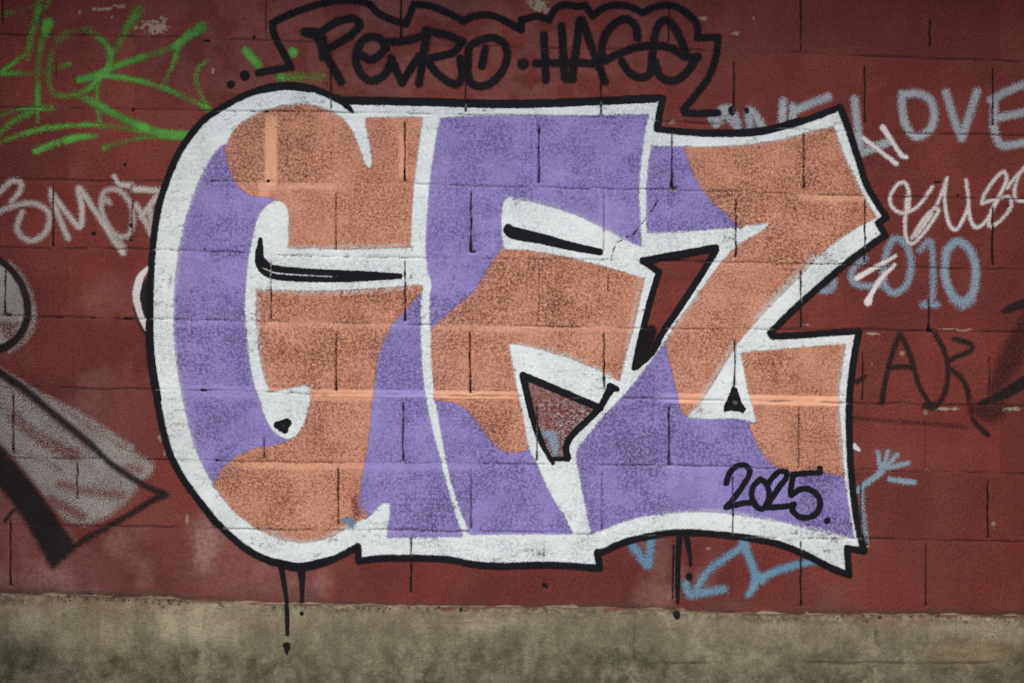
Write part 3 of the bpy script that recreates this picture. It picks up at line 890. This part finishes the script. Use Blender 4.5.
# ---- the tags round it ------------------------------------------------
F = field()
for op, w, P in [
    (.9, 7, [(41, -8), (39.5, 0), (36, 16.5), (32.5, 32), (30, 44), (28.7, 51), (27.5, 59, 3)]),
    (.85, 4.5, [(-4, 75), (12.7, 63.7), (25.5, 53.5), (30, 48)]),
    (1, 7, [(48, 24, 11), (45, 32, 8), (42, 42, 6.5), (39, 58, 5.5), (38, 71, 5.5), (37.6, 102, 5), (37.6, 121, 2.6)]),
    (.45, 6, [(4, 14), (23, 9), (37, 6)]), (.4, 6, [(40, 12), (50, 0), (56, -8)]),
    (.8, 4.6, [(-4, 74), (16.6, 73), (35.7, 73), (51, 69), (70, 63.7)]),
    (.5, 7, [(51, 60), (53, 50), (57, 41), (69, 33), (83, 29), (97, 35.7)]),
    (.95, 6, [(97, 36), (104, 41), (109, 48), (111, 57), (105.7, 71), (95.5, 81.5), (89, 88), (76.4, 94), (63.7, 96), (53.5, 93), (49, 82.7), (49, 71), (51, 55)]),
    (1, 7, [(80, 79.6), (93, 76.4), (109.5, 69)]), (.8, 6.5, [(109.5, 69), (116, 66), (147, 55.6), (168, 49), (178, 45)]),
    (1, 8, [(175, 47, 6), (187.8, 36, 8), (202, 27, 12)]),
    (.55, 8, [(139, 11, 12), (128, 26.6), (117, 44), (109.4, 55)]),
    (.9, 5, [(181, 43, 6), (178, 48.6), (172, 66), (165, 81.5, 4)]),
    (.85, 5.5, [(103, 75), (131, 79), (159.6, 86), (181.5, 95.6), (202, 105), (211, 111)]),
    (.85, 4.5, [(208, 61), (200, 66), (196.5, 72), (196, 82), (202, 95.6), (208, 107)]),
    (.95, 8, [(246, 51), (252, 58), (259, 65)]), (.95, 9, [(293, 52)]), (.5, 8, [(278, 77), (300, 77), (325, 77)]), (.8, 9, [(281, 77)]),
    (.75, 9, [(75, 94), (88, 100), (102, 107)]), (1, 8.5, [(102, 107, 6), (114.6, 114.6, 8), (140, 126, 9), (162, 134, 10), (190, 135, 9)]),
    (.85, 5.5, [(-4, 116), (16.6, 109.5), (34, 108), (52, 107.6, 7)]), (.85, 5.5, [(-4, 136), (14, 121), (32, 112)]),
    (.8, 5.5, [(-4, 144), (19, 135), (38, 130), (63.7, 126), (89, 124.8), (114.6, 126.7), (140, 131)]),
    (.9, 7, [(36, 151), (53.5, 144.5), (76.4, 137.5), (95.5, 135.6, 4)]), (.85, 4.6, [(104, 148), (114.6, 144), (130, 140), (158, 136)]),
    (.75, 4, [(100, 72), (98, 81.5), (97, 102), (99, 118), (100.6, 124.8)]),
]:
    stroke(F, P, w - .3, 6.5 if op > .6 else 10, op)
F *= .5 + .55 * sstep(.3, .65, fbm(X, Y, 26, seed=3, n=3))
paint("graffiti_tag", F, M_GREEN, 1, wall, "bright green spray tag with looping strokes and long tails")

F = field()
CLOUD = [(258, 73), (273, 70), (291, 67), (283, 52), (273, 33), (272.5, 23), (287, 15), (308, 7.5), (326.5, 2), (350, -.5), (369, 3), (374, 9), (379, 14), (391, 19.5), (406, 24), (410, 14), (414, 4), (431, 5.5), (447, 12.5), (464, 21), (472, 16), (488, 14), (502, 19), (521, 30), (521.5, 20), (538, 15), (549, 20), (554, 9), (565, 4), (576, 7),
         (585, 5), (593, 16), (602, 8), (618, 4.5), (632, 7), (643, 13), (657, 5.5), (673, 5), (686, 12), (698, 23), (697.5, 38), (718, 37), (717, 55), (710, 76), (697, 94), (683.5, 109), (685, 113), (700, 113.5), (718, 113)]
stroke(F, chaikin(CLOUD, False, 55), 6.6, 4.8, .95, smooth=False)
for P in [[(305, 32, 9), (318, 35, 12), (323, 46, 11), (323, 57, 8)], [(318, 35, 10), (323, 30.5), (337, 22), (353, 18.5), (360, 25), (351.5, 34.5), (340, 42), (328, 49)], [(324, 53), (333, 67), (341.5, 82)],
          [(386, 48.6), (380, 39), (367, 37.5), (359, 46), (356, 60), (361, 74), (372, 81), (384.5, 75), (391, 63)], [(360, 55), (371, 60), (381, 54), (386, 47)],
          [(385, 42), (402, 41.5), (420, 37)], [(391, 58), (397, 72), (402, 83)], [(402, 83), (410, 70), (419, 56)], [(427, 31, 10), (423.5, 55), (419, 84)], [(427, 31), (447, 35), (463, 42)], [(461, 44), (452, 53), (431, 58)],
          [(427, 61), (439, 75), (455, 84.5), (462, 76), (460, 58)], [(468, 66), (469, 48), (481, 40), (495, 38), (506, 47), (506, 63), (497, 78), (484, 86), (471, 83), (467, 68)], [(485.4, 48), (482, 66)], [(523, 64, 11)],
          [(544, 35), (546, 80)], [(536, 63.5), (557, 63), (580, 63), (600, 64)], [(561.5, 26), (565, 78)], [(580, 20), (572, 79)], [(566, 79), (573, 79)], [(582, 20), (591, 45), (605, 82)],
          [(602.5, 58), (602, 45), (609, 29), (624, 19), (635, 25), (637.5, 38)], [(604.5, 61), (618, 54), (637, 47.5), (657, 45.5), (673, 49), (686, 57), (698, 57)],
          [(622, 61.5), (629, 72), (640, 77.5), (650, 73), (653, 50), (657, 28), (665, 20), (675, 28), (686, 52)], [(655, 62), (660, 76), (673, 81), (686, 73), (696, 59)]]:
    stroke(F, P, 7.5, 5.0, .95)
stroke(F, [(245, 75.5, 10)], 10, 2.2)
stroke(F, [(231, 84.5, 8)], 8, 2.2)
paint("graffiti_tag", F, M_TAGBLACK, 2, wall, "soft black two-word tag enclosed in a scalloped black outline above the mural")

F = field()
for P in [[(854.4, 99), (858, 130), (861.6, 152)], [(861.6, 153), (876, 147), (890, 141)], [(902, 94), (902.5, 112), (908, 129), (917.5, 137), (930, 129), (934.6, 114), (929, 99), (917, 93.5), (902, 95)],
          [(946, 93), (953.5, 117), (961.6, 138)], [(961.6, 138), (969.7, 114), (977, 92)], [(991, 100), (1008, 91), (1030, 82)], [(995, 98), (994, 127), (1000, 144), (1012, 145), (1030, 141)], [(997, 118), (1030, 111)],
          [(716, 124), (720, 112), (729, 109), (736, 120), (738, 130)], [(750, 127), (749, 110), (757, 118), (763, 130)], [(783, 102), (782, 125)], [(793, 107), (793, 122)], [(793, 112), (810, 104), (828, 97)]]:
    stroke(F, P, 7.8, 6.6, .84)
stroke(F, [(714, 118), (726, 113), (735, 122)], 12, 5, .7)
paint("graffiti_tag", F, M_BLUE, 1, wall, "pale grey-blue capital lettering starting behind the mural's upper right corner")

F = field()
for op, w, P in [(.85, 8, [(822, 291), (832, 288), (834, 281)]), (.85, 7, [(865, 259), (854, 268), (851.5, 279), (858, 285), (870, 286), (880, 285)]),
                 (.85, 7.5, [(883.5, 268), (886, 255), (890.5, 243), (897, 238.5), (906, 245), (911, 262), (908, 282), (900, 291), (893, 293), (885, 286), (883, 272)]),
                 (.75, 7, [(920, 250), (929, 241), (932, 250), (933, 270), (933, 290), (931, 302)]), (.75, 8, [(923, 304.5), (937, 304.5)]),
                 (.95, 9, [(946, 253), (945, 275), (951.5, 294), (962.5, 302), (973, 292), (975.7, 268), (969, 249), (957, 241.5), (947, 250)]), (.7, 9, [(953, 299), (963, 306), (972, 299)])]:
    stroke(F, P, w - .9, 6.2, op * .9)
paint("graffiti_tag", F, M_BLUE2, 1, wall, "faded blue four-digit year lettered beside the mural's right point")

F = field()
for P in [[(908.5, 210), (909, 195), (906, 184), (899.5, 183), (891, 194), (891, 205), (901, 213), (915, 208.6), (924, 199), (932, 187)], [(907, 196), (905, 222), (906, 237.5), (912, 244), (926, 230), (939, 210), (935, 208), (923, 220), (912, 238)],
          [(932, 214), (916, 236)], [(929, 217), (918, 232)], [(947, 178), (943, 190), (937, 204)], [(947, 178), (944.5, 196), (948, 221), (956, 230), (964, 217), (968.5, 203), (966, 180)], [(968.5, 203), (970, 218), (976, 227.5), (986, 221), (995, 205), (1001, 192)],
          [(982, 203), (984, 195), (995, 179), (1004, 171.7), (1006.7, 180), (1000, 194), (991, 212), (989.5, 226.5), (1002, 219), (1011, 206), (1009, 197), (996, 199), (982, 203.5)], [(1007, 188), (1014, 179), (1028, 164)], [(1020, 172), (1015, 187), (1016, 199), (1028, 202)]]:
    stroke(F, P, 3.7, 4.2, .76)
for P in [[(883, 127.6, 6), (894, 144.7, 4), (902, 156, 4.5), (906, 157, 4.5)], [(863.4, 138.4, 4.5), (880, 151, 3.6), (896, 163.6, 4.5)], [(857, 278, 5.5), (876, 267, 4.5), (895.5, 256, 3)], [(868, 302, 8), (872, 293, 4.5), (880, 280, 5), (894.4, 265, 3.4)]]:
    stroke(F, P, 4, 4, .95)
paint("graffiti_tag", F, M_CHALK, 3, wall, "thin chalky white looping tag with loose slashes right of the mural")

F = field()
for P in [[(882, 403, 6), (884, 388), (888.6, 367), (894, 349), (900, 333.5)], [(900, 333.5), (906, 345), (912, 361), (919, 385), (929, 403)], [(889.5, 368), (902, 366.5), (914, 367.5)], [(929, 405), (939, 403), (946, 388.5), (948, 367), (943.6, 349), (934.6, 333)],
          [(954, 339), (970, 343.4), (971.5, 350), (956, 357), (947, 361.5)], [(948, 368), (960.7, 377), (968, 392), (969.7, 406), (975, 422), (988, 435)], [(857, 382), (864, 377)]]:
    stroke(F, P, 5, 5, .74)
stroke(F, [(925, 406, 7), (934, 406, 9)], 8, 4, .7)
stroke(F, [(854, 418), (890, 421), (926, 423.6), (965, 427)], 5, 6, .36)
paint("graffiti_tag", F, M_OLDBLACK, 1, wall, "thin faded black lettering on bare red wall right of the mural's foot")

F = field()
stroke(F, [(1004, 311, 5), (1014, 307, 8), (1030, 302, 9)], 8, 4, .75)
stroke(F, [(1032, 318, 22), (1012, 355, 26), (994, 390, 16)], 24, 14, .42)
stroke(F, [(980, 404, 6), (1000, 396, 10), (1032, 378, 13)], 10, 5, .75)
stroke(F, [(975, 408, 14), (992, 412, 24), (1000, 406, 16)], 20, 14, .45)
paint("spray_smear", F, M_OLDBLACK, 1, wall, "diffuse black spray smear at the wall's right edge beside faded lettering")

F = field()
for op, P in [(.8, [(-4, 196), (10, 182), (20, 182), (20, 191), (11.6, 201)]), (.8, [(-4, 213), (11.6, 206.5), (30, 203), (44, 208), (50, 217), (45, 233), (31.5, 241), (20, 235), (17, 225), (22.4, 212)]),
              (.85, [(50.7, 190, 5), (53, 201.5), (61.5, 223), (68, 238)]), (.85, [(53, 195), (66.5, 213), (79.7, 227), (82, 210), (79, 188), (93, 208), (103, 223), (114, 240), (123, 253)]),
              (.7, [(109.6, 203), (105, 199), (101, 207), (104, 192), (118, 190), (130, 203), (133, 222), (128, 235), (116, 235), (105, 220), (101, 207)]), (.9, [(114, 176, 4), (119, 184, 5), (131, 185, 6)]),
              (.9, [(133, 189), (150, 190), (162, 191)]), (.85, [(158, 195), (148, 208), (141, 217)]), (.85, [(136, 205), (144.5, 220), (152, 235)]), (.8, [(150, 205), (151, 225)])]:
    stroke(F, P, 5.8, 5.6, op * .95)
stroke(F, [(112, 235, 10), (122, 248, 10)], 10, 5, .6)
paint("graffiti_tag", F, M_SMOR, 1, wall, "dusty white rounded lettering running into the mural's left side")

# old arrow at the lower left
ARW = [(-8, 376), (8, 380), (20, 385), (50, 400), (75, 416), (100, 432), (125, 448), (146, 458), (154, 464), (153, 472), (144, 480), (136, 490), (127, 503), (109, 516), (88, 526), (70, 523), (57, 512), (43, 495), (29, 478), (12, 456), (-8, 440)]
F = field()
fill(F, ARW, 11, .72)
streak = np.zeros_like(X)
for P, w, s in [([(15, 418), (40, 438), (75, 455)], 13, .6), ([(60, 484), (90, 492), (122, 495)], 8, .6), ([(52, 500), (70, 510), (82, 516)], 9, .75), ([(128, 468), (140, 470)], 9, .5), ([(30, 455), (60, 470)], 5, .3), ([(10, 385), (50, 415), (90, 448)], 6, .45)]:
    stroke(streak, P, w, 9, s)
F *= 1 - streak
F *= .75 + .35 * fbm(X, Y, 16, seed=5, n=3)
stroke(F, [(-6, 364, 3), (14, 377, 4), (40, 395, 6), (70, 411, 9), (100, 430, 10), (130, 448, 9)], 8, 7, .55)
arrow = paint("graffiti_piece", F, M_GREY, 1, wall, "old dusty white arrow shape with dark outline at the wall's lower left")
F = field()
stroke(F, [(-6, 369, 7), (25, 390, 7), (60, 419, 6.5), (90, 444, 6), (110, 463, 6), (137, 481, 6), (152, 489, 6), (164, 494, 7)], 5.2, 7.5, .74)
stroke(F, [(165, 495, 7), (152, 500.5, 6), (127, 516, 6), (98, 532, 5.5), (74, 547, 6), (56, 562, 5)], 5.2, 7.5, .74)
fill(F, [(-8, 436), (8, 455), (17, 466), (31, 483), (51, 510), (66, 533), (77, 547), (52, 569), (43, 551), (25, 520), (10, 498), (-8, 478)], 13, .93)
stroke(F, [(5, 521), (12, 512), (20, 506)], 4, 3, .6)
paint("dark_outline", F, M_OLDBLACK, 2, arrow)

F = field()
fill(F, [(-8, 256), (4, 262), (14, 273), (23, 288), (27, 303), (27, 320), (20, 334), (8, 344), (-8, 350)], 5, .86)
F *= 1 - .7 * sstep(1, .3, np.hypot((X - 8) / 16, (Y - 330) / 12) + (fbm(X, Y, 10, seed=4) - .5))
stroke(F, [(10, 262, 4), (24, 280, 5), (32, 302, 6), (33, 322, 7), (26, 338, 6), (10, 351, 5)], 6, 6, .5)
disc = paint("graffiti_piece", F, M_GREY, 1, wall, "rounded dusty white paint patch edged in grey above the old arrow")
F = field()
stroke(F, [(-6, 256, 6), (10, 269, 6), (21, 284, 6.5), (26.5, 301, 7), (27, 318, 7), (19.5, 335, 7), (7, 346, 8), (-8, 350, 8)], 6, 3.6, .8)
paint("dark_outline", F, M_OLDBLACK, 2, disc)

F = field()
stroke(F, [(148, 268, 4), (140, 278, 7), (137, 294, 9), (140, 311, 8), (147, 328, 7)], 7, 2.6, .88)
cres = paint("graffiti_piece", F, M_CHALK, 2, wall, "short white crescent of older paint peeking out behind the mural's left edge")
F = field()
stroke(F, [(147, 284, 8), (145, 298, 10), (148, 316, 7)], 9, 3, .85)
stroke(F, [(134, 308, 1.5), (137, 320, 2), (145, 333, 3)], 2, 3, .6)
paint("dark_outline", F, M_OLDBLACK, 3, cres)

F = field()
for op, w, P in [(.9, 6, [(857, 491, 6), (868, 482), (878, 474.5), (884, 466, 9)]), (.8, 4.6, [(880, 468), (878, 452)]), (.8, 4.6, [(884, 466), (888, 451)]), (.85, 4.6, [(888, 465), (897, 455)]), (.85, 5, [(888, 468), (908, 463)]), (1, 5, [(890, 479), (902, 481), (914, 482)]),
                 (.6, 5, [(862, 488), (862.5, 505), (864, 520), (866, 542)]), (.6, 8, [(886, 464)])]:
    stroke(F, P, w, 4.6, op)
paint("graffiti_mark", F, M_BLUE2, 1, wall, "small pale blue hand-shaped scribble beside the mural's right edge")
F = field()
stroke(F, [(854, 446, 6), (859, 450, 3)], 5, 2.5, .9)
paint("paint_drop", F, M_CHALK, 1, wall)
F = field()
stroke(F, [(864, 540, 5), (867, 545, 4)], 5, 3, .7)
paint("paint_drop", F, M_CHALK, 1, wall)

F = field()
for w, P in [(8.5, [(632, 545), (640, 556), (646, 565)]), (8.5, [(651, 540), (648.7, 565)]), (8, [(686, 584), (689.7, 595), (702, 593), (724, 589)]), (7.5, [(696, 589.7), (708, 571), (726, 557.5), (739, 549), (743, 543)]), (9, [(743, 542), (749, 557), (755, 575), (753, 588), (748, 595, 5)]),
             (8.5, [(757, 580), (771.8, 573), (794, 565.5), (817, 561, 6)]), (10, [(757, 575), (762, 580)])]:
    stroke(F, P, w - .8, 7, .84)
stroke(F, [(744, 540, 12), (746, 552, 8)], 10, 5, .8)
paint("graffiti_tag", F, M_SKYBLUE, 2, wall, "sky blue zigzag strokes showing below the mural's black lower edge")

F = field()
stroke(F, [(541, 434, 5), (551, 435, 10), (555, 446, 8), (555, 454, 6)], 8, 4, .75)
paint("blue_remnant", F, M_BLUE2, 7, mural)
F = field()
stroke(F, [(344, 521, 6), (351, 521, 8), (352, 527, 6)], 7, 5, .6)
paint("blue_remnant", F, M_SKYBLUE, 7, mural)

# ------------------------------------------------------------------ moss and grit on the little ledge
rng = np.random.RandomState(11)
vs, fs = [], []
for n in range(110):
    z = rng.choice(4, p=[.5, .12, .28, .1])
    x = [rng.uniform(55, 228), rng.uniform(330, 470), rng.uniform(830, 1010), rng.uniform(-20, 1040)][z]
    y = float(bed_y(8, np.float64(x))) + rng.normal(1.5, 2.2)
    r = rng.uniform(.5, 1.25) / S
    c = np.array([wx(x), -.0045 - rng.rand() * .003, wz(y)])
    b = len(vs)
    q = rng.normal(0, .25, (6, 3)) * r
    base = np.array([[1.5, 0, 0], [-1.5, 0, 0], [0, -.7, 0], [0, .9, 0], [0, 0, .8], [0, 0, -.8]]) * r
    for p in base + q + c:
        vs.append(tuple(p))
    for f in [(0, 4, 2), (4, 1, 2), (1, 5, 2), (5, 0, 2), (4, 0, 3), (1, 4, 3), (5, 1, 3), (0, 5, 3)]:
        fs.append(tuple(b + k for k in f))
me = bpy.data.meshes.new("moss")
me.from_pydata(vs, [], fs)
t = NT("moss_and_grit")
col = t.mix(t.ramp(t.noise(60, 3), .35, .65), A(70, 62, 48), A(104, 96, 76))
me.materials.append(t.done(t.bsdf(col, .95, .1)))
o = bpy.data.objects.new("moss", me)
scene.collection.objects.link(o)
o["kind"] = "stuff"
o["label"] = "dark moss and grit lodged where the red wall meets the plinth"
o["category"] = "moss"

# ------------------------------------------------------------------ the ground before the wall
t = NT("worn_pavement")
col = t.mix(t.ramp(t.noise(4, 6, .65), .35, .65), (.07, .068, .063, 1), (.11, .105, .097, 1))
col = t.mix(t.math('MULTIPLY', t.ramp(t.noise(220, 3), .5, .7), .5), col, (.07, .068, .062, 1))
GM = t.done(t.bsdf(col, .9, .2, t.noise(160, 4), .5, .004))
me = bpy.data.meshes.new("ground")
me.from_pydata([(-80, -120, 0), (80, -120, 0), (80, 40, 0), (-80, 40, 0)], [], [(0, 1, 2, 3)])
me.materials.append(GM)
o = bpy.data.objects.new("ground", me)
scene.collection.objects.link(o)
o["kind"] = "structure"
o["label"] = "worn grey pavement in front of the graffiti wall"
